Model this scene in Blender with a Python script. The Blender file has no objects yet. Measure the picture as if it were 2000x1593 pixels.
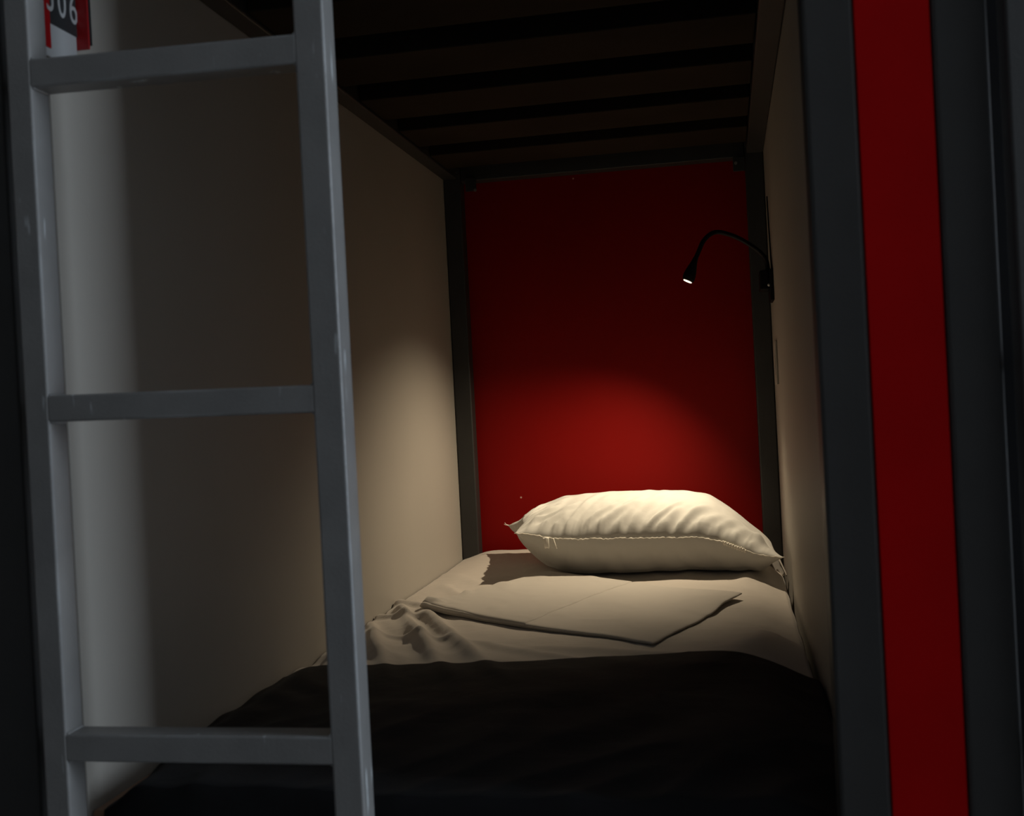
import bpy, bmesh, math, random
from mathutils import Vector, Matrix, noise
random.seed(4)
scene = bpy.context.scene
COL = scene.collection

# ------------------------------------------------------------------ camera
FPX, CX, CY = 2216.0, 1000.0, 796.5                 # focal length and centre in photo pixels
CAM = Vector((0, 0, .905))
_d = Vector((420., -36., FPX)).normalized()          # bunk depth axis seen in camera axes (x right, y down, z forward)
_dn = Vector((.05, 1, 0)); _dn = (_dn - _dn.dot(_d)*_d).normalized()
_ex = _dn.cross(_d)
if _ex.x < 0: _ex = -_ex
right = Vector((_ex.x, _d.x, -_dn.x)); down = Vector((_ex.y, _d.y, -_dn.y)); fwd = Vector((_ex.z, _d.z, -_dn.z))
cam = bpy.data.cameras.new('camera'); camo = bpy.data.objects.new('camera', cam); COL.objects.link(camo)
m = Matrix((right, -down, -fwd)).transposed().to_4x4(); m.translation = CAM
camo.matrix_world = m
cam.sensor_width = 36; cam.sensor_fit = 'HORIZONTAL'; cam.lens = FPX/2000*36
cam.clip_start = .02; cam.clip_end = 60
cam.dof.use_dof = True; cam.dof.focus_distance = 2.85; cam.dof.aperture_fstop = 8.0
scene.camera = camo

def ray(x, y): return right*((x-CX)/FPX) + down*((y-CY)/FPX) + fwd
def on(x, y, ax, v):                                 # photo pixel -> point on the plane axis = v
    r = ray(x, y); return CAM + r*((v-CAM[ax])/r[ax])

# ------------------------------------------------------------------ world and daylight
w = bpy.data.worlds.new('overcast'); scene.world = w; w.use_nodes = True
w.node_tree.nodes['Background'].inputs[0].default_value = (.55, .68, .85, 1)
w.node_tree.nodes['Background'].inputs[1].default_value = .25
WIN = dict(x=3.40, y0=.28, y1=1.12, z0=.25, z1=2.25)  # window opening at the right end of the corridor
wl = bpy.data.lights.new('window_daylight', 'AREA'); wl.shape = 'RECTANGLE'
wl.size = WIN['z1']-WIN['z0']; wl.size_y = WIN['y1']-WIN['y0']; wl.energy = 120; wl.color = (.75, .87, 1.0)
wo = bpy.data.objects.new('window_daylight', wl); COL.objects.link(wo)
wo.location = (WIN['x']+.12, (WIN['y0']+WIN['y1'])/2, (WIN['z0']+WIN['z1'])/2)
wo.rotation_euler = (0, math.radians(90), 0)          # shines towards -X
scene.view_settings.view_transform = 'Standard'; scene.view_settings.look = 'None'
scene.view_settings.exposure = 0.0; scene.view_settings.gamma = 1.0; scene.view_settings.use_curve_mapping = False
LAMP_W = 32

# ------------------------------------------------------------------ materials
def mat(name, col, rough=.6, spec=.5, bump=None, var=0, vscale=8, extra=None):
    mt = bpy.data.materials.new(name); mt.use_nodes = True
    nt = mt.node_tree; b = nt.nodes['Principled BSDF']
    b.inputs['Roughness'].default_value = rough; b.inputs['Specular IOR Level'].default_value = spec
    b.inputs['Base Color'].default_value = (*col, 1)
    tc = nt.nodes.new('ShaderNodeTexCoord')
    if var:
        n = nt.nodes.new('ShaderNodeTexNoise'); n.inputs['Scale'].default_value = vscale; n.inputs['Detail'].default_value = 5
        nt.links.new(tc.outputs['Object'], n.inputs['Vector'])
        r = nt.nodes.new('ShaderNodeMapRange'); r.inputs[1].default_value = .3; r.inputs[2].default_value = .7
        r.inputs[3].default_value = 1-var; r.inputs[4].default_value = 1+var
        nt.links.new(n.outputs['Fac'], r.inputs[0])
        mx = nt.nodes.new('ShaderNodeVectorMath'); mx.operation = 'SCALE'; mx.inputs[0].default_value = col
        nt.links.new(r.outputs[0], mx.inputs['Scale']); nt.links.new(mx.outputs[0], b.inputs['Base Color'])
    if bump:
        sc, st = bump
        n2 = nt.nodes.new('ShaderNodeTexNoise'); n2.inputs['Scale'].default_value = sc; n2.inputs['Detail'].default_value = 4
        nt.links.new(tc.outputs['Object'], n2.inputs['Vector'])
        bp = nt.nodes.new('ShaderNodeBump'); bp.inputs['Strength'].default_value = st; bp.inputs['Distance'].default_value = .002
        nt.links.new(n2.outputs['Fac'], bp.inputs['Height']); nt.links.new(bp.outputs[0], b.inputs['Normal'])
    return mt

def worn_metal(name, col, wear_glint, rough=.42, scale=(60, 60, 9), thr=.72):
    """painted steel with small rubbed spots and scratches, plus glints painted along the edges"""
    mt = mat(name, col, rough, .5, bump=(240, .12), var=.10, vscale=14)
    nt = mt.node_tree; b = nt.nodes['Principled BSDF']
    src = b.inputs['Base Color'].links[0].from_socket
    tc = nt.nodes.new('ShaderNodeTexCoord'); mp = nt.nodes.new('ShaderNodeMapping'); mp.inputs['Scale'].default_value = scale
    nt.links.new(tc.outputs['Object'], mp.inputs[0])
    n = nt.nodes.new('ShaderNodeTexNoise'); n.inputs['Scale'].default_value = 1.0; n.inputs['Detail'].default_value = 6
    nt.links.new(mp.outputs[0], n.inputs['Vector'])
    r = nt.nodes.new('ShaderNodeMapRange'); r.inputs[1].default_value = thr; r.inputs[2].default_value = thr+.06
    nt.links.new(n.outputs['Fac'], r.inputs[0])
    mx = nt.nodes.new('ShaderNodeMix'); mx.data_type = 'RGBA'
    mx.inputs['B'].default_value = (*wear_glint, 1)
    bv = nt.nodes.new('ShaderNodeBevel'); bv.samples = 6; bv.inputs['Radius'].default_value = .0045
    ge = nt.nodes.new('ShaderNodeNewGeometry'); dt = nt.nodes.new('ShaderNodeVectorMath'); dt.operation = 'DOT_PRODUCT'
    nt.links.new(bv.outputs[0], dt.inputs[0]); nt.links.new(ge.outputs['True Normal'], dt.inputs[1])
    er = nt.nodes.new('ShaderNodeMapRange'); er.inputs[1].default_value = .985; er.inputs[2].default_value = .93  # edge mask: highlights on the edges put into the colour as pale streaks
    nt.links.new(dt.outputs['Value'], er.inputs[0])
    ns = nt.nodes.new('ShaderNodeTexNoise'); ns.inputs['Scale'].default_value = 9; ns.inputs['Detail'].default_value = 8; nt.links.new(tc.outputs['Object'], ns.inputs['Vector'])
    nr = nt.nodes.new('ShaderNodeMapRange'); nr.inputs[1].default_value = .50; nr.inputs[2].default_value = .62; nr.inputs[4].default_value = .8
    nt.links.new(ns.outputs['Fac'], nr.inputs[0])
    ml = nt.nodes.new('ShaderNodeMath'); ml.operation = 'MULTIPLY'; nt.links.new(er.outputs[0], ml.inputs[0]); nt.links.new(nr.outputs[0], ml.inputs[1])
    mxx = nt.nodes.new('ShaderNodeMath'); mxx.operation = 'MAXIMUM'; nt.links.new(ml.outputs[0], mxx.inputs[0]); nt.links.new(r.outputs[0], mxx.inputs[1])
    nt.links.new(mxx.outputs[0], mx.inputs['Factor']); nt.links.new(src, mx.inputs['A']); nt.links.new(mx.outputs['Result'], b.inputs['Base Color'])
    return mt

def fabric(name, col, rough=.85, sheen=.25, weave=900, crinkle=(22, .25)):
    mt = mat(name, col, rough, .2, var=.035, vscale=5)
    nt = mt.node_tree; b = nt.nodes['Principled BSDF']
    b.inputs['Sheen Weight'].default_value = sheen; b.inputs['Sheen Roughness'].default_value = .5
    tc = nt.nodes.new('ShaderNodeTexCoord')
    n1 = nt.nodes.new('ShaderNodeTexNoise'); n1.inputs['Scale'].default_value = crinkle[0]; n1.inputs['Detail'].default_value = 6; n1.inputs['Distortion'].default_value = .6
    n2 = nt.nodes.new('ShaderNodeTexNoise'); n2.inputs['Scale'].default_value = weave; n2.inputs['Detail'].default_value = 1
    nt.links.new(tc.outputs['Object'], n1.inputs['Vector']); nt.links.new(tc.outputs['Object'], n2.inputs['Vector'])
    b1 = nt.nodes.new('ShaderNodeBump'); b1.inputs['Strength'].default_value = crinkle[1]; b1.inputs['Distance'].default_value = .006
    b2 = nt.nodes.new('ShaderNodeBump'); b2.inputs['Strength'].default_value = .12; b2.inputs['Distance'].default_value = .0006
    nt.links.new(n1.outputs['Fac'], b1.inputs['Height']); nt.links.new(n2.outputs['Fac'], b2.inputs['Height'])
    nt.links.new(b1.outputs[0], b2.inputs['Normal']); nt.links.new(b2.outputs[0], b.inputs['Normal'])
    return mt

M = {}
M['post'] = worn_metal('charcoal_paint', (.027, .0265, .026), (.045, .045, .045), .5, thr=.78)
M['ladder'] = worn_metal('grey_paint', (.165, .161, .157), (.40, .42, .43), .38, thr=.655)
M['wall'] = mat('cream_panel', (.355, .33, .295), .62, .35, bump=(160, .06), var=.03, vscale=3)
M['backing'] = mat('dark_backing', (.02, .02, .02), .8)
M['slat'] = mat('dark_board', (.026, .019, .0135), .8, .06, bump=(60, .15), var=.2, vscale=6)
M['black_cloth'] = fabric('black_ticking', (.002, .002, .002), sheen=0)
M['mattress'] = fabric('brown_ticking', (.30, .17, .10))
M['sheet'] = fabric('cotton_sheet', (.46, .418, .372), crinkle=(17, .38))
M['fold'] = fabric('pressed_cotton', (.47, .435, .39), crinkle=(12, .10))
M['pillow'] = fabric('white_cotton', (.58, .57, .535), crinkle=(26, .14))
M['thread'] = mat('cotton_thread', (.85, .81, .72), .8)
M['blanket'] = fabric('black_blanket', (.0045, .0043, .0050), sheen=.03, weave=500, crinkle=(14, .35))
M['lamp_black'] = mat('black_plastic', (.004, .004, .005), .6, .2)
M['bolt'] = mat('dark_bolt', (.16, .16, .16), .35, .6)
M['plug'] = mat('pale_plastic', (.6, .6, .58), .4)
M['floor'] = mat('grey_floor', (.22, .21, .20), .5, var=.1)
M['ceil'] = mat('ceiling_paint', (.6, .59, .57), .8, var=.03)
M['corr'] = mat('corridor_paint', (.31, .30, .285), .7, bump=(120, .1), var=.03)
M['white'] = mat('white_print', (.36, .365, .37), .45)
M['signblack'] = mat('black_print', (.022, .024, .026), .45)
M['signred'] = mat('red_print', (.30, .003, .005), .45)
M['frame'] = mat('window_frame_paint', (.6, .6, .6), .5)

def red_paint():
    mt = mat('red_panel', (.205, .0020, .0010), .55, .14, bump=(300, .05), var=.05, vscale=4)
    nt = mt.node_tree; b = nt.nodes['Principled BSDF']; src = b.inputs['Base Color'].links[0].from_socket
    tc = nt.nodes.new('ShaderNodeTexCoord')
    v = nt.nodes.new('ShaderNodeTexVoronoi'); v.inputs['Scale'].default_value = 7.3
    nt.links.new(tc.outputs['Object'], v.inputs['Vector'])
    r = nt.nodes.new('ShaderNodeMapRange'); r.inputs[1].default_value = .016; r.inputs[2].default_value = .022; r.inputs[3].default_value = 1; r.inputs[4].default_value = 0
    nt.links.new(v.outputs['Distance'], r.inputs[0])
    mx = nt.nodes.new('ShaderNodeMix'); mx.data_type = 'RGBA'; mx.inputs['B'].default_value = (.6, .4, .35, 1)
    nt.links.new(r.outputs[0], mx.inputs['Factor']); nt.links.new(src, mx.inputs['A']); nt.links.new(mx.outputs['Result'], b.inputs['Base Color'])
    return mt
M['red'] = red_paint()
M['redtrim'] = mat('red_trim_paint', (.50, .0006, .002), .6, .08, bump=(200, .06), var=.06, vscale=9)
lm = bpy.data.materials.new('led_lens'); lm.use_nodes = True
_b = lm.node_tree.nodes['Principled BSDF']; _b.inputs['Emission Color'].default_value = (1, .86, .66, 1); _b.inputs['Emission Strength'].default_value = 1.6
_b.inputs['Base Color'].default_value = (.8, .75, .65, 1); M['led'] = lm

# ------------------------------------------------------------------ mesh helpers
def box(bm, x0, x1, y0, y1, z0, z1, tilt=0.0):
    """box; tilt = rise in z per metre of x"""
    v = []
    for z in (z0, z1):
        for (x, y) in ((x0, y0), (x1, y0), (x1, y1), (x0, y1)):
            v.append(bm.verts.new((x, y, z + tilt*(x-(x0+x1)/2))))
    for f in ((3, 2, 1, 0), (4, 5, 6, 7), (0, 1, 5, 4), (1, 2, 6, 5), (2, 3, 7, 6), (3, 0, 4, 7)):
        bm.faces.new([v[i] for i in f])

def bevel(bm, w_, seg=2):
    bmesh.ops.bevel(bm, geom=[e for e in bm.edges], offset=w_, segments=seg, affect='EDGES', profile=.5)

def link(name, bm, mt, parent=None, smooth=False):
    bmesh.ops.recalc_face_normals(bm, faces=bm.faces)
    me = bpy.data.meshes.new(name); bm.to_mesh(me); bm.free()
    me.materials.append(mt)
    if smooth:
        for p in me.polygons: p.use_smooth = True
    o = bpy.data.objects.new(name, me); COL.objects.link(o)
    if parent is not None: o.parent = parent
    return o

def bar(name, dims, mt, parent=None, bev=.003, tilt=0.0, seg=2):
    bm = bmesh.new(); box(bm, *dims, tilt=tilt)
    if bev: bevel(bm, bev, seg)
    return link(name, bm, mt, parent)

def tag(o, label=None, cat=None, group=None, kind=None):
    if label: o['label'] = label
    if cat: o['category'] = cat
    if group: o['group'] = group
    if kind: o['kind'] = kind
    return o

def thing(name, label, cat, group=None):
    o = bpy.data.objects.new(name, None); COL.objects.link(o); o.empty_display_size = .05
    return tag(o, label, cat, group)

def tube(bm, pts, r, n=12, taper=None):
    pts = [Vector(p) for p in pts]; rings = []
    up = Vector((0, 1, 0))
    for i, p in enumerate(pts):
        t = (pts[min(i+1, len(pts)-1)] - pts[max(i-1, 0)]).normalized()
        a = t.cross(up)
        if a.length < 1e-4: a = t.cross(Vector((1, 0, 0)))
        a.normalize(); b = t.cross(a).normalized(); rr = taper[i] if taper else r
        rings.append([bm.verts.new(p + (a*math.cos(k*2*math.pi/n) + b*math.sin(k*2*math.pi/n))*rr) for k in range(n)])
    for q, s in zip(rings, rings[1:]):
        for k in range(n): bm.faces.new((q[k], q[(k+1) % n], s[(k+1) % n], s[k]))
    bm.faces.new(rings[0][::-1]); bm.faces.new(rings[-1])

def spline(pts, k=6):
    pts = [Vector(p) for p in pts]; out = []
    for i in range(len(pts)-1):
        p0, p1, p2, p3 = pts[max(i-1, 0)], pts[i], pts[i+1], pts[min(i+2, len(pts)-1)]
        for j in range(k):
            t = j/k
            out.append(.5*((2*p1) + (p2-p0)*t + (2*p0-5*p1+4*p2-p3)*t*t + (3*p1-p0-3*p2+p3)*t**3))
    out.append(pts[-1]); return out

def grid(bm, fn, nu, nv):
    vs = [[bm.verts.new(fn(i/nu, j/nv)) for i in range(nu+1)] for j in range(nv+1)]
    for j in range(nv):
        for i in range(nu): bm.faces.new((vs[j][i], vs[j][i+1], vs[j+1][i+1], vs[j+1][i]))
    return vs

def smoothstep(a, b, x):
    t = min(1, max(0, (x-a)/(b-a))); return t*t*(3-2*t)
def fbm(x, y, z=0, o=3):
    s, a = 0, 1
    for _ in range(o):
        s += a*noise.noise((x, y, z)); a *= .5; x *= 2.03; y *= 2.03
    return s

# ------------------------------------------------------------------ setting
XL, XR, YB, YF = -.780, .130, 3.262, 1.19            # inner faces of the sleeping bay
def struct(name, dims, mt, bev=0, label=None):
    o = bar(name, dims, mt, None, bev); tag(o, label, None, None, 'structure'); return o
struct('floor', (-2.6, 3.6, -.9, 3.4, -.1, 0), M['floor'], label='grey floor under the bunks')
struct('ceiling', (-2.6, 3.6, -.9, 3.4, 2.6, 2.7), M['ceil'], label='plain ceiling above the bunks')
struct('wall_front', (-2.6, 3.6, -.95, -.85, 0, 2.6), M['corr'], label='corridor wall opposite the bunks')
struct('wall_back', (-2.6, 3.6, YB, YB+.05, 0, 2.6), M['red'], label='red painted panel at the head of the bunk')
struct('wall_left', (-.93, XL, 1.242, YB-.001, 0, 2.6), M['wall'], .002, label='cream side panel left of the bed')
struct('wall_right', (XR, .272, 1.215, YB-.001, 0, 2.6), M['wall'], .002, label='cream side panel right of the bed')
struct('trim_1', (.1435, .2165, 1.194, 1.214, 0, 2.6), M['redtrim'], .0015, label='vertical red strip between two dark bunk posts')
struct('trim_2', (-.9295, -.8735, 1.194, 1.241, 0, 2.6), M['redtrim'], .0015, label='vertical red strip left of the foreground ladder')
struct('wall_corridor_left', (-2.7, -2.6, -.95, 3.4, 0, 2.6), M['corr'], label='end wall of the corridor')
# right end wall with the window opening that lets the daylight in
bm = bmesh.new(); X0, X1 = WIN['x'], WIN['x']+.1
box(bm, X0, X1, -.95, WIN['y0'], 0, 2.6); box(bm, X0, X1, WIN['y1'], 3.4, 0, 2.6)
box(bm, X0, X1, WIN['y0'], WIN['y1'], 0, WIN['z0']); box(bm, X0, X1, WIN['y0'], WIN['y1'], WIN['z1'], 2.6)
tag(link('wall_corridor_right', bm, M['corr']), 'end wall of the corridor with a window', None, None, 'structure')
bm = bmesh.new()
for d in ((X0+.02, X0+.07, WIN['y0'], WIN['y0']+.04, WIN['z0'], WIN['z1']), (X0+.02, X0+.07, WIN['y1']-.04, WIN['y1'], WIN['z0'], WIN['z1']),
          (X0+.02, X0+.07, WIN['y0']+.04, WIN['y1']-.04, WIN['z0'], WIN['z0']+.04), (X0+.02, X0+.07, WIN['y0']+.04, WIN['y1']-.04, WIN['z1']-.04, WIN['z1'])): box(bm, *d)
tag(link('window_1', bm, M['frame']), 'window at the corridor end', None, None, 'structure')

# ------------------------------------------------------------------ bunk bed frame
ZS = 1.553                                           # underside of the upper bunk
bunk = thing('bunk_bed', 'charcoal steel bunk bed frame around the lit bed with dark slats above', 'bunk bed')
bar('post', (-.872, -.809, YF, YF+.05, 0, 2.35), M['post'], bunk, .004, seg=3)
bar('post', (.0925, .1425, YF, YF+.05, 0, 2.35), M['post'], bunk, .004, seg=3)
bar('post', (XL+.001, XL+.051, 3.21, 3.26, 0, 2.35), M['post'], bunk, .004, seg=3)
bar('post', (XR-.051, XR-.001, 3.21, 3.26, 0, 2.35), M['post'], bunk, .004, seg=3)
bar('side_rail', (XL+.001, XL+.041, 1.245, 3.209, ZS, ZS+.06), M['post'], bunk, .003)
bar('side_rail', (XR-.046, XR-.001, 1.245, 3.209, ZS, ZS+.06), M['post'], bunk, .003)
bar('end_rail', (XL+.052, XR-.052, 3.212, 3.258, ZS-.008, ZS+.052), M['post'], bunk, .003)
bar('end_rail', (XL+.002, XR-.04, YF+.005, YF+.045, ZS, ZS+.06), M['post'], bunk, .003)
bar('lower_rail', (XL+.001, XL+.041, 1.245, 3.209, .20, .26), M['post'], bunk, .003)
bar('lower_rail', (XR-.041, XR-.001, 1.245, 3.209, .20, .26), M['post'], bunk, .003)
bar('lower_rail', (XL-.028, XR-.04, YF+.005, YF+.045, .20, .26), M['post'], bunk, .003)
bar('bed_base', (XL+.042, XR-.042, 1.25, 3.2, .235, .255), M['slat'], bunk, .002)
for k in range(7):
    y0 = max(2.035 + .29*(k-3), 1.24)
    bar('slat', (XL+.043, XR-.048, y0, y0+.175, ZS+.005, ZS+.055), M['slat'], bunk, .003)
def bracket(px, py, sgn, bx):
    c = on(px, py, 1, 3.209)
    p = bar('corner_bracket', (c.x-.016, c.x+.016, 3.203, 3.2075, c.z-.018, c.z+.022), M['post'], bunk, .0015)
    bm = bmesh.new(); b = on(bx[0], bx[1], 1, 3.2)
    bmesh.ops.create_cone(bm, cap_ends=True, segments=6, radius1=.0045, radius2=.004, depth=.006, matrix=Matrix.Translation((b.x, 3.2, b.z)) @ Matrix.Rotation(math.pi/2, 4, 'X'))
    tag(link('bolt', bm, M['bolt'], p), 'small steel bolt head')
bracket(920, 362, 1, (928, 371)); bracket(1443, 322, -1, (1437, 318))
for (px, py) in ((888, 337), (1459, 285)):
    b = on(px, py, 1, 3.203); bm = bmesh.new()
    bmesh.ops.create_cone(bm, cap_ends=True, segments=6, radius1=.0042, radius2=.0036, depth=.012, matrix=Matrix.Translation((b.x, 3.206, b.z)) @ Matrix.Rotation(math.pi/2, 4, 'X'))
    link('bolt', bm, M['bolt'], bunk)

um = bar('upper_mattress', (XL+.003, XR-.003, 1.25, 3.2, ZS+.0605, ZS+.20), M['black_cloth'], None, .02, seg=4)
tag(um, 'dark upper mattress lying on the slats above the bed', 'mattress')

nb = thing('bunk_bed', 'neighbouring bunk, its dark post right of the red strip', 'bunk bed')
bar('post', (.2175, .2695, YF, YF+.05, 0, 2.35), M['post'], nb, .004, seg=3)
bar('gap_shade_strip', (.2722, .318, YF+.04, YF+.05, 0, 2.35), M['lamp_black'], nb, .002)  # added black strip that stands in for the shade inside the gap

# ------------------------------------------------------------------ ladders
def ladder(dx, label, rungs, mt):
    t = thing('bunk_ladder', label, 'ladder')
    Y0, Y1 = 1.15, 1.185
    bar('rail', (-.7755+dx, -.7455+dx, Y0, Y1, 0, 2.3), mt, t, .0028, seg=3)
    bar('rail', (-.4345+dx, -.4005+dx, Y0, Y1, 0, 2.3), mt, t, .0028, seg=3)
    for z0, z1, tl in rungs:
        x0, x1 = -.7478+dx, -.4322+dx
        rg = bar('rung', (x0, x1, Y0+.0003, Y1-.0003, z0, z1), mt, t, .0026, tilt=tl, seg=3)
        for xe, sg_ in ((-.7452+dx, 1), (-.4348+dx, -1)):          # weld bead round each joint
            zt = tl*(xe-(x0+x1)/2); bm = bmesh.new()
            q = [(xe, Y0+.0032, z0+zt), (xe, Y1-.0032, z0+zt), (xe, Y1-.0032, z1+zt), (xe, Y0+.0032, z1+zt), (xe, Y0+.0032, z0+zt)]
            pts = []
            for p0, p1 in zip(q, q[1:]): pts += [Vector(p0).lerp(Vector(p1), k/5) for k in range(5)]
            n = len(pts)
            rings = []
            for i, p in enumerate(pts):
                out = (p - Vector((xe, (Y0+Y1)/2, (z0+z1)/2+zt))).normalized(); rr = .0024*(1+.25*noise.noise((i*.9, xe*10, z0*10)))
                rings.append([bm.verts.new(p + (out*math.cos(k*math.pi/3) + Vector((1, 0, 0))*math.sin(k*math.pi/3))*rr) for k in range(6)])
            for i in range(n):
                for k in range(6): bm.faces.new((rings[i][k], rings[i][(k+1) % 6], rings[(i+1) % n][(k+1) % 6], rings[(i+1) % n][k]))
            link('weld_bead', bm, mt, rg, True)
    return t
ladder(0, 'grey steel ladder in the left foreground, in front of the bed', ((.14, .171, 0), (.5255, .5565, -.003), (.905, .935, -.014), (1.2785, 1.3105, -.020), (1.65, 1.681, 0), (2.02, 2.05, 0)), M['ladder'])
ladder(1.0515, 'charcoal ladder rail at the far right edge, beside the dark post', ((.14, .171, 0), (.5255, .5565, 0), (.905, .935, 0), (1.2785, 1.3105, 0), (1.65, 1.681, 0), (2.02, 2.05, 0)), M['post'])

# ------------------------------------------------------------------ number sign on the left panel
sg = thing('number_sign', 'black and white bed number sign 306 with red bars, behind the ladder', 'sign')
X = XL+.0005
bar('plate', (X, X+.003, 1.227, 1.2995, 1.345, 1.52), M['white'], sg, .0006)
tag(bar('red_bar', (X+.0031, X+.0045, 1.227, 1.2415, 1.355, 1.52), M['signred'], sg, .0003), 'red bar')
_f0, _f1 = on(152, 98, 1, 1.300), on(174, 97, 1, 1.300)
tag(bar('red_flange', (X, _f1.x, 1.300, 1.303, _f0.z, 1.52), M['signred'], sg, .0004), 'red flange standing out from the wall')
tag(bar('number_field', (X+.0031, X+.0040, 1.2416, 1.2999, 1.386, 1.52), M['signblack'], sg, .0002), 'black number field')
tag(bar('edge_strip', (X, X+.002, 1.3035, 1.338, 1.387, 1.52), M['signblack'], sg, .0003), 'black edge strip')
for i, ch in enumerate('306'):
    cu = bpy.data.curves.new('digit', 'FONT'); cu.body = ch; cu.size = .057; cu.extrude = .0003; cu.align_x = 'CENTER'
    to = bpy.data.objects.new('tmp', cu); COL.objects.link(to)
    me = bpy.data.meshes.new_from_object(to); bpy.data.objects.remove(to)
    o = bpy.data.objects.new('digit', me); COL.objects.link(o); me.materials.clear(); me.materials.append(M['white'])
    # text x -> world +Y, text y -> world +Z, text normal -> +X
    me.transform(Matrix(((0, 0, 1, X+.0046), (.68, 0, 0, 1.2430+.0248*i), (0, .98, 0, 1.4005), (0, 0, 0, 1))))
    o.parent = sg; tag(o, 'white digit %s' % ch)

# ------------------------------------------------------------------ mattress, sheet, blanket
ZM = .45
bm = bmesh.new(); box(bm, XL+.0006, .045, 1.245, 3.20, .258, ZM-.014); bevel(bm, .005, 3)
tag(link('mattress', bm, M['mattress'], None, True), 'brown mattress under the white sheet, its edge showing at the lower left', 'mattress')

def seg_ridge(x, y, a, b, wd, h, fade=.12):
    ax, ay = a; bx, by = b; dx, dy = bx-ax, by-ay; L = math.hypot(dx, dy)
    t = ((x-ax)*dx + (y-ay)*dy)/(L*L); s = ((x-ax)*dy - (y-ay)*dx)/L      # s signed: + on the right-hand side
    s += .007*noise.noise((t*4, wd*90, h*300))
    e = smoothstep(-fade, .08, t)*(1-smoothstep(.92, 1+fade, t))
    return h*e*math.exp(-(s/wd)**2)
RIDGES = [((-.755, 2.47), (-.47, 1.80), .015, .017), ((-.665, 2.37), (-.375, 1.78), .017, .017), ((-.772, 2.31), (-.575, 1.80), .014, .015),
          ((-.775, 2.52), (-.64, 2.40), .014, .016), ((-.775, 2.37), (-.66, 2.33), .010, .012), ((-.70, 2.17), (-.55, 2.10), .010, .007),
          ((.075, 2.16), (-.06, 1.84), .05, .012), ((.085, 3.10), (.02, 2.72), .02, .006), ((-.36, 2.04), (.05, 1.93), .02, .004), ((-.50, 2.10), (-.20, 1.88), .016, .005),
          ((-.76, 2.95), (-.52, 2.60), .025, .004), ((-.72, 2.74), (-.60, 2.52), .016, .006), ((-.78, 2.20), (-.70, 1.84), .014, .012)]
def bed_h(x, y):
    z = ZM + .006*smoothstep(2.4, 3.2, y) + .016*smoothstep(3.06, 3.2, y)*smoothstep(-.79, -.68, x)*smoothstep(-.2, -.45, x)
    z += .0035*fbm(x*4.2, y*3.2, 1.7) + .0014*fbm(x*15, y*11, 7.1) + .0016*(1-2.5*abs(noise.noise((x*9+y*4, y*7-x*3, 3.3))))
    rf = .5 + .5*smoothstep(1.84, 2.05, y)
    for a, b, wd, h in RIDGES: z += rf*seg_ridge(x, y, a, b, wd, h)
    # diagonal crow's-feet near the left edge
    z += .004*smoothstep(-.45, -.75, x)*math.sin(x*60+y*42+4*noise.noise((x*5, y*5, 0)))*smoothstep(2.7, 2.3, y)
    # right edge of the mattress rounds off
    e = smoothstep(-.02, .125, x); z -= .030*e*e
    e = smoothstep(-.70, -.79, x); z -= .010*e
    return z

# sheet: top surface plus the side that drops beside the right wall
bs = []
def sheet_fn(u, v):
    y = 1.55 + (3.212-1.55)*v
    Ltop = .895; Ldrop = .15; s = u*(Ltop+Ldrop)
    if s <= Ltop: 
        x = XL+.004 + s - .0; x = min(x, .1+.0)
        x = XL+.004 + s*(.884/.895)
        return Vector((x, y, bed_h(x, y)))
    k = (s-Ltop)/Ldrop; xe = XL+.004+.884; a = min(1, k*2.2)*math.pi/2
    x = xe + .013*math.sin(a) + .003*math.sin(y*26+3*noise.noise((y*3, 0, 0)))*k
    z = bed_h(xe, y) - .030*(1-math.cos(a)) - max(0, k-.45)*.16
    return Vector((x, y, z))
bm = bmesh.new(); grid(bm, sheet_fn, 190, 300)
sh = link('bed_sheet', bm, M['sheet'], None, True)
tag(sh, 'crumpled white cotton sheet covering the mattress under the pillow', 'sheet')
sm = sh.modifiers.new('thickness', 'SOLIDIFY'); sm.thickness = .0015; sm.offset = -1
# gathered sheet corner sticking up by the right back post
bm = bmesh.new()
c0 = Vector((.088, 3.03, bed_h(.088, 3.03)))
def tuft(u, v):
    a = (u-.5)*2.4; r = .045*(1-v) + .010
    return Vector((c0.x+.012 - .03*math.sin(a)*(1-v*.6) - .004, c0.y + .09*(u-.5)*2*(1-.5*v), c0.z - .012 + .052*v*(1-.5*abs(u-.5)) + .006*math.sin(u*22)*(1-v*.4)))
grid(bm, tuft, 36, 12)
tu = link('sheet_corner', bm, M['sheet'], sh, True); mo = tu.modifiers.new('thickness', 'SOLIDIFY'); mo.thickness = .003

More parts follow.
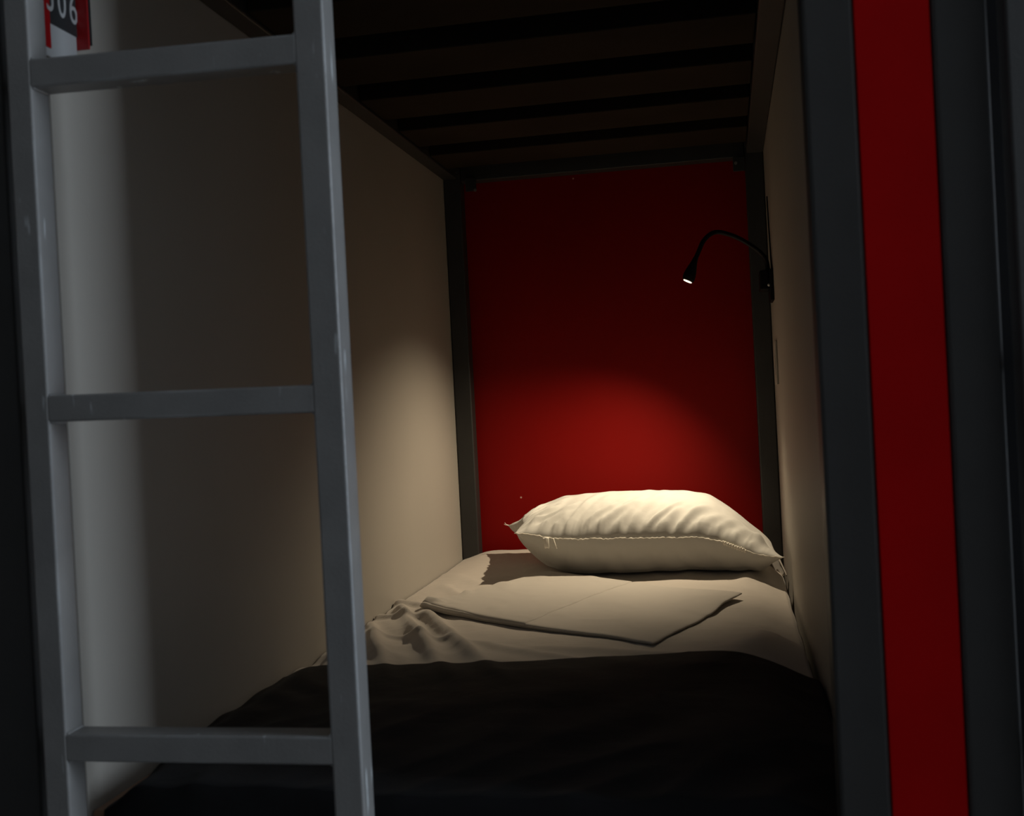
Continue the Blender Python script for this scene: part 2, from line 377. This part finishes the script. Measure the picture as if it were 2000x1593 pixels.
# blanket
EDGE = [on(px, py, 2, ZM+.011) for px, py in ((520, 1312), (600, 1304), (720, 1301), (900, 1298), (1050, 1293), (1200, 1283), (1350, 1275), (1450, 1279), (1590, 1291))]
def edge_y(x):
    if x <= EDGE[0].x: return EDGE[0].y
    for p, q in zip(EDGE, EDGE[1:]):
        if x <= q.x: return p.y + (q.y-p.y)*(x-p.x)/(q.x-p.x)
    return EDGE[-1].y
def blanket_fn(u, v):
    W = .893; s = u*(W+.13); fall = 0
    ye = edge_y(XL+.006+min(s, W)) + .004*noise.noise((u*14, 0, 3))
    if v < .12: y = 1.2385; fall = (.12-v)/.12*.16
    else: y = 1.2385 + (ye-1.2385)*(v-.12)/.88
    left = XL+.006 + .020*smoothstep(1.46, 1.27, y) + .008*noise.noise((y*6, 1, 1))*smoothstep(1.8, 1.5, y)
    x = left + (XL+W+.002-left)*min(1, s/W)
    z = ZM + .5*(bed_h(max(x, -.77), max(y, 1.56))-ZM) + .0075 - .5*.030*smoothstep(-.02, .125, x)**2
    z += .006*(fbm(x*3.1, y*3.4, 4.4)+.3)*smoothstep(1.93, 1.75, y)
    z += .0055*(1-2.2*abs(noise.noise((x*7-y*5, (x+y)*1.6, 2))))*smoothstep(1.75, 1.40, y)
    z -= (.012 + .012*smoothstep(1.5, 1.3, y))*smoothstep(left+.05, left, x)
    z -= fall
    if s > W:
        k = (s-W)/.13; a = min(1, k*2.2)*math.pi/2
        x += .011*math.sin(a); z -= .03*(1-math.cos(a)) + max(0, k-.45)*.12
    return Vector((x, y, z))
bm = bmesh.new(); grid(bm, blanket_fn, 170, 130)
bl = link('blanket', bm, M['blanket'], None, True)
mo = bl.modifiers.new('thickness', 'SOLIDIFY'); mo.thickness = .005; mo.offset = 1
mo = bl.modifiers.new('round', 'BEVEL'); mo.width = .0025; mo.segments = 2; mo.limit_method = 'ANGLE'
tag(bl, 'black blanket spread across the near half of the bed', 'blanket')

# folded sheet: two pressed layers
fo = thing('folded_linen', 'flat folded white linen lying on the sheet in front of the pillow', 'linen')
def on_bed(px, py): 
    p = on(px, py, 2, ZM+.008); return Vector((p.x, p.y, 0))
FL, FF, FR, FB = on_bed(820, 1190), on_bed(1275, 1256), on_bed(1450, 1163), on_bed(1075, 1122)
def slab(name, q, z_off, th, nu=70, nv=60, seed=0, lift=None):
    a, b, c, d = q; bm = bmesh.new()
    def top(u, v):
        p = (a*(1-u)+b*u)*(1-v) + (d*(1-u)+c*u)*v
        e = .004*noise.noise((u*6+seed, v*6, 2))
        x, y = p.x+e, p.y-e
        du = min(u, 1-u); dv = min(v, 1-v)
        edge = min(1, min(du*.65, dv*.5)/.010)
        rim = math.sqrt(max(0, 1-(1-edge)**2))
        zz = bed_s(x, y) + z_off + (lift(u, v) if lift else 0)
        return x, y, zz, rim
    T, B = [], []
    us = [0, .004, .010, .018, .03] + [.05+.9*i/nu for i in range(nu+1)] + [.97, .982, .990, .996, 1]
    vs = [0, .005, .012, .022, .035] + [.05+.9*i/nv for i in range(nv+1)] + [.965, .978, .988, .995, 1]
    for v in vs:
        rt, rb = [], []
        for u in us:
            x, y, zz, rim = top(u, v); t_ = th(u, v)
            rt.append(bm.verts.new((x, y, zz + t_*(.5+.5*rim)))); rb.append(bm.verts.new((x, y, zz + t_*(.5-.5*rim))))
        T.append(rt); B.append(rb)
    n, k = len(vs), len(us)
    for j in range(n-1):
        for i in range(k-1):
            bm.faces.new((T[j][i], T[j][i+1], T[j+1][i+1], T[j+1][i])); bm.faces.new((B[j][i], B[j+1][i], B[j+1][i+1], B[j][i+1]))
    rim_t = [T[0][i] for i in range(k)] + [T[j][-1] for j in range(1, n)] + [T[-1][i] for i in range(k-2, -1, -1)] + [T[j][0] for j in range(n-2, 0, -1)]
    rim_b = [B[0][i] for i in range(k)] + [B[j][-1] for j in range(1, n)] + [B[-1][i] for i in range(k-2, -1, -1)] + [B[j][0] for j in range(n-2, 0, -1)]
    for i in range(len(rim_t)):
        i2 = (i+1) % len(rim_t); bm.faces.new((rim_t[i], rim_b[i], rim_b[i2], rim_t[i2]))
    return link(name, bm, M['fold'], fo, True)
def bed_s(x, y):                                     # locally averaged bed surface: the linen bridges small wrinkles
    return max(bed_h(x, y), sum(bed_h(x+dx, y+dy) for dx in (-.05, 0, .05) for dy in (-.05, 0, .05))/9)
def lerp(p, q, t): return p*(1-t)+q*t
def body_t(u, v): return .0150 - .0085*u
def corner(u, v): return .010*smoothstep(.55, 1, u)*smoothstep(.45, 1, v)
slab('folded_body', (FL, FF, FR, FB), .0002, body_t, seed=0, lift=corner)
slab('top_flap', (lerp(FL, FB, .012), lerp(FL, FF, .50), lerp(FB, FR, .47), lerp(FB, FL, .012)), .0002, lambda u, v: body_t(u*.5, v)+.0024, seed=0)
# ------------------------------------------------------------------ pillow
pl = thing('pillow', 'plump white pillow under the reading lamp', 'pillow')
PC = Vector((-.225, 2.950, 0)); HW, HD = .327, .185
def seam(u, v):
    z = .560 + .018*math.exp(-((u+1)/.22)**2)*(1-.8*smoothstep(-1, 1, v)) - .020*smoothstep(-.55, -1, u)*smoothstep(-.6, 1, v) - .050*smoothstep(.40, 1.0, u) - .004*u
    z += .006*v + .0022*noise.noise((u*9, v*2, 4))
    return z
def outline(u, v):
    hw = HW if u > 0 else .298 + .046*(v+1)           # the left end slants back to the left
    px = PC.x + hw*u*(1 - .030*(1-v*v)*smoothstep(.3, 1, abs(u)))
    py = PC.y + HD*v*(1 - .05*(1-u*u)*smoothstep(.3, 1, abs(v)))
    k = (abs(u)*abs(v))**8                            # ears: the corners reach out
    px += .012*k*(1 if u > 0 else -1); py += .005*k*(1 if v > 0 else -1)
    e = smoothstep(.90, 1, -u); px += e*(.006*noise.noise((v*5, 3, 1)) + .004*noise.noise((v*13, 5, 1)))    # ragged short side
    if v > 0 and u > 0: px -= .040*v*smoothstep(.5, 1, u)
    return px, py
rp = random.Random(11)
FOLDS = []                                           # (start x, start y, direction, length, half width, height), metres on the pillow's face
for k in range(15):                                  # long folds leaning right from the front seam
    x0 = -.31 + .60*(k+.5*rp.random())/15
    FOLDS.append((x0, -HD*1.0, math.radians(rp.uniform(38, 60)), rp.uniform(.10, .22)*(1.15 if x0 < .05 else .7), rp.uniform(.0045, .0085), rp.uniform(.004, .0075)))
for k in range(7):                                   # folds fanning out of the front left corner
    FOLDS.append((-.325, -HD*.93+.012*k, math.radians(20+9*k), rp.uniform(.14, .24), rp.uniform(.0045, .008), rp.uniform(.0045, .0075)))
for k in range(5):                                   # fan from the right end
    FOLDS.append((.30, -HD*.8, math.radians(110+13*k), rp.uniform(.07, .13), rp.uniform(.007, .011), rp.uniform(.004, .007)))
PUCK = [(-.30+.60*k/30+rp.uniform(-.008, .008), rp.uniform(.018, .05), rp.uniform(.003, .0055), rp.uniform(.003, .006)) for k in range(31)]
def wr(u, v, side):
    x, y = u*HW, v*HD; a = 0
    wob = .010*noise.noise((x*9, y*9, 2.2*side))
    if side == 1:
        for x0, y0, d, L, w_, h in FOLDS:
            c, s_ = math.cos(d), math.sin(d); t = ((x-x0)*c + (y-y0)*s_)/L
            if -.1 < t < 1:
                q = (x-x0)*s_ - (y-y0)*c + wob*1.4 + .018*t*t
                ww = w_*(1+.9*t)
                if abs(q) < 3*ww:
                    g = math.exp(-(q/ww)**2) - .45*math.exp(-((q-1.6*ww)/ww)**2)
                    a += h*g*smoothstep(-.1, .12, t)*(1-smoothstep(.35, 1, t))
    if abs(x) < .32:
        dd = y+HD
        for x0, L, w_, h in PUCK:
            q = (x - x0 - dd*(.5 if side == 1 else .25))
            if abs(q) < .02 and dd < L: a += (.9 if side == 1 else .6)*h*math.exp(-(q/w_)**2)*(1-dd/L)
    a += .0016*fbm(x*26, y*26, side*5.0, 2)
    if side == 2:
        a += .008*(1-2.4*abs(noise.noise((x*15-y*11, y*4, 7)))) * (1-smoothstep(-1, -.2, v))
    return a
def pil(u, v, side):
    px, py = outline(u, v); zs = seam(u, v)
    fu = max(0, 1-abs(u)**(2.6+.7*(u < 0))); fv = max(0, 1-abs(v)**2.4)
    prof = (fu**.62)*(fv**.56)
    if side > 0:
        h = .091*prof
        z = zs + h + wr(u, v, 1)*min(1, prof*3.0)
        z = z - .012*max(0, u-.35)*prof
        py += .012*prof*v*0
    else:
        h = .128*(fu**.50)*(fv**.62)
        z = zs - h + wr(u, v, 2)*.8*min(1, prof*2)*smoothstep(0, .5, abs(v))
        fl = bed_h(min(max(px, -.77), .1), min(py, 3.2)) + .004
        # settles flat onto the sheet
        if z < fl + .015: z = fl + .015*math.exp((z-fl-.015)/.03)*.35 if z < fl else fl + .00525 + (z-fl)*.65
    return Vector((px, py, z))
def remap(t): 
    s = 2*t-1; return math.copysign(1-(1-abs(s))**1.6, s)
bm = bmesh.new(); NU, NV = 260, 150
tops = [[bm.verts.new(pil(remap(i/NU), remap(j/NV), 1)) for i in range(NU+1)] for j in range(NV+1)]
bots = []
for j in range(NV+1):
    row = []
    for i in range(NU+1):
        if i in (0, NU) or j in (0, NV): row.append(tops[j][i])
        else: row.append(bm.verts.new(pil(remap(i/NU), remap(j/NV), -1)))
    bots.append(row)
for j in range(NV):
    for i in range(NU):
        bm.faces.new((tops[j][i], tops[j][i+1], tops[j+1][i+1], tops[j+1][i]))
        bm.faces.new((bots[j][i], bots[j+1][i], bots[j+1][i+1], bots[j][i+1]))
link('pillow_body', bm, M['pillow'], pl, True)
def seam_pt(u, v=-1.0): 
    p = pil(u, v, 1); return p
bm = bmesh.new()
pts = [seam_pt(-1+2*i/160) + Vector((0, -.0012, .0008*math.sin(i*1.9)+.0012*noise.noise((i*.6, 0, 0)))) for i in range(161)]
tube(bm, pts, .0011, 6, taper=[max(.0003, .0011+.0012*noise.noise((i*.33, 7, 0))) for i in range(161)])
tag(link('seam', bm, M['thread'], pl, True), 'stitched white front seam')
def strip(name, u, length, wd, lean, label):
    p = seam_pt(u); bm = bmesh.new()
    def f(a, b): return p + Vector(((a-.5)*wd*(1-.3*b) + lean*b, -.004-.010*math.sin(b*1.6)*.6, -length*b - .001*math.sin(a*9)))
    grid(bm, f, 6, 8); o = link(name, bm, M['thread'], pl, True); mo = o.modifiers.new('thickness', 'SOLIDIFY'); mo.thickness = .0012
    tag(o, label)
strip('care_tag', -.775, .026, .016, .003, 'small frayed white tag'); strip('loose_thread', -.715, .024, .0035, .008, 'loose white thread')
# ruffled bit of seam near the right end, fringe at the left corner
bm = bmesh.new()
tube(bm, [seam_pt(.60+.16*i/60) + Vector((0, -.004, -.001 + .0045*math.sin(i*.95) )) for i in range(61)], .002, 6)
tag(link('ruffled_seam', bm, M['thread'], pl, True), 'puckered white seam end')
p = seam_pt(-1, 1)
bm = bmesh.new()
for k, (dx, dz) in enumerate(((-.010, .004), (-.008, .008))):
    tube(bm, [p + Vector((.004, .002*k, 0)), p + Vector((dx*.5, .001*k, dz*.4)), p + Vector((dx, 0, dz))], .0008, 5)
tag(link('frayed_corner', bm, M['thread'], pl, True), 'frayed threads at the left corner')

# ------------------------------------------------------------------ reading lamp
lp = thing('reading_lamp', 'black gooseneck reading lamp on the right wall above the pillow', 'lamp')
WX = XR-.0005
b0 = on(1504, 527, 1, 2.99); b1 = on(1506, 588, 1, 2.99)
bar('wall_plate', (WX-.010, WX, 2.955, 3.055, b1.z, b0.z), M['lamp_black'], lp, .002)
bar('base', (WX-.034, WX-.0102, 2.965, 3.045, b1.z+.028, b0.z-.002), M['lamp_black'], lp, .004, seg=3)
bm = bmesh.new(); sb = on(1504, 556, 1, 2.962)
bmesh.ops.create_cone(bm, cap_ends=True, segments=14, radius1=.0035, radius2=.003, depth=.005, matrix=Matrix.Translation((WX-.012, 2.9625, sb.z)) @ Matrix.Rotation(math.pi/2, 4, 'X'))
tag(link('switch', bm, M['plug'], lp, True), 'small pale switch')
neck_px = ((1500, 529, 2.995), (1497, 510, 2.985), (1487, 495, 2.98), (1465, 478, 2.97), (1440, 464, 2.96), (1418, 456, 2.955), (1400, 453, 2.95), (1385, 459, 2.945), (1373, 472, 2.94), (1365, 490, 2.935), (1358, 506, 2.932))
bm = bmesh.new(); NP = spline([on(x, y, 1, Y) for x, y, Y in neck_px]); tube(bm, NP, .0058, 12)
nk = link('gooseneck', bm, M['lamp_black'], lp, True)
hd_top = on(1359, 503, 1, 2.932); led = on(1343, 549, 1, 2.930)
ax = (on(1340, 553, 1, 2.930) - on(1358, 510, 1, 2.932)).normalized()
aim = Vector((-.435, -.085, -.895)).normalized()
bm = bmesh.new()
L = (led-hd_top).length
prof = ((0, .0062), (.15, .0075), (.35, .0105), (.55, .0138), (.72, .0158), (.86, .0160), (.95, .0148), (1.0, .0128))
# sweep from the neck direction to the aim direction so that the mouth faces where the lamp shines
rings = []
n = 28
for t, r in prof:
    c = hd_top.lerp(led, t); a_ = ax.lerp(aim, smoothstep(.3, 1, t)).normalized()
    e1 = a_.cross(Vector((0, 1, 0))).normalized(); e2 = a_.cross(e1)
    rings.append([bm.verts.new(c + (e1*math.cos(k*2*math.pi/n)+e2*math.sin(k*2*math.pi/n))*r) for k in range(n)])
# inner lip
c = led - aim*.002
rings.append([bm.verts.new(c + (e1*math.cos(k*2*math.pi/n)+e2*math.sin(k*2*math.pi/n))*.0114) for k in range(n)])
for q, s in zip(rings, rings[1:]):
    for k in range(n): bm.faces.new((q[k], q[(k+1) % n], s[(k+1) % n], s[k]))
bm.faces.new(rings[0][::-1]); bm.faces.new(rings[-1])
hd = link('lamp_head', bm, M['lamp_black'], lp, True)
bm = bmesh.new()
zq = aim.to_track_quat('Z', 'Y').to_matrix().to_4x4()
bmesh.ops.create_cone(bm, cap_ends=True, segments=28, radius1=.0112, radius2=.0112, depth=.0016, matrix=Matrix.Translation(led + aim*.0002) @ zq)
tag(link('led_lens', bm, M['led'], hd), 'glowing warm white lens')
sp = bpy.data.lights.new('lamp_beam', 'SPOT'); sp.energy = LAMP_W; sp.color = (1.0, .82, .57); sp.spot_size = math.radians(116); sp.spot_blend = 1.0; sp.shadow_soft_size = .007
so = bpy.data.objects.new('lamp_beam', sp); COL.objects.link(so)
so.matrix_world = Matrix.Translation(led + aim*.010) @ aim.to_track_quat('-Z', 'Y').to_matrix().to_4x4()
so.parent = lp
# cable running up the panel
bm = bmesh.new(); tube(bm, spline([(WX-.003, 2.975, b0.z-.004), (WX-.003, 2.99, b0.z+.05), (WX-.002, 3.04, b0.z+.12), (WX-.002, 3.06, b0.z+.20)]), .0018, 8)
tag(link('cable', bm, M['lamp_black'], lp, True), 'thin cable going up the wall')

# small cover plate on the right panel, under the lamp
cp = thing('wall_switch', 'pale cover plate on the right wall below the lamp', 'switch')
bar('cover_plate', (WX-.005, WX, 2.945, 3.06, .912, 1.022), M['wall'], cp, .001)
bar('rocker', (WX-.0062, WX-.0051, 2.965, 3.04, .935, 1.0), M['wall'], cp, .0004)
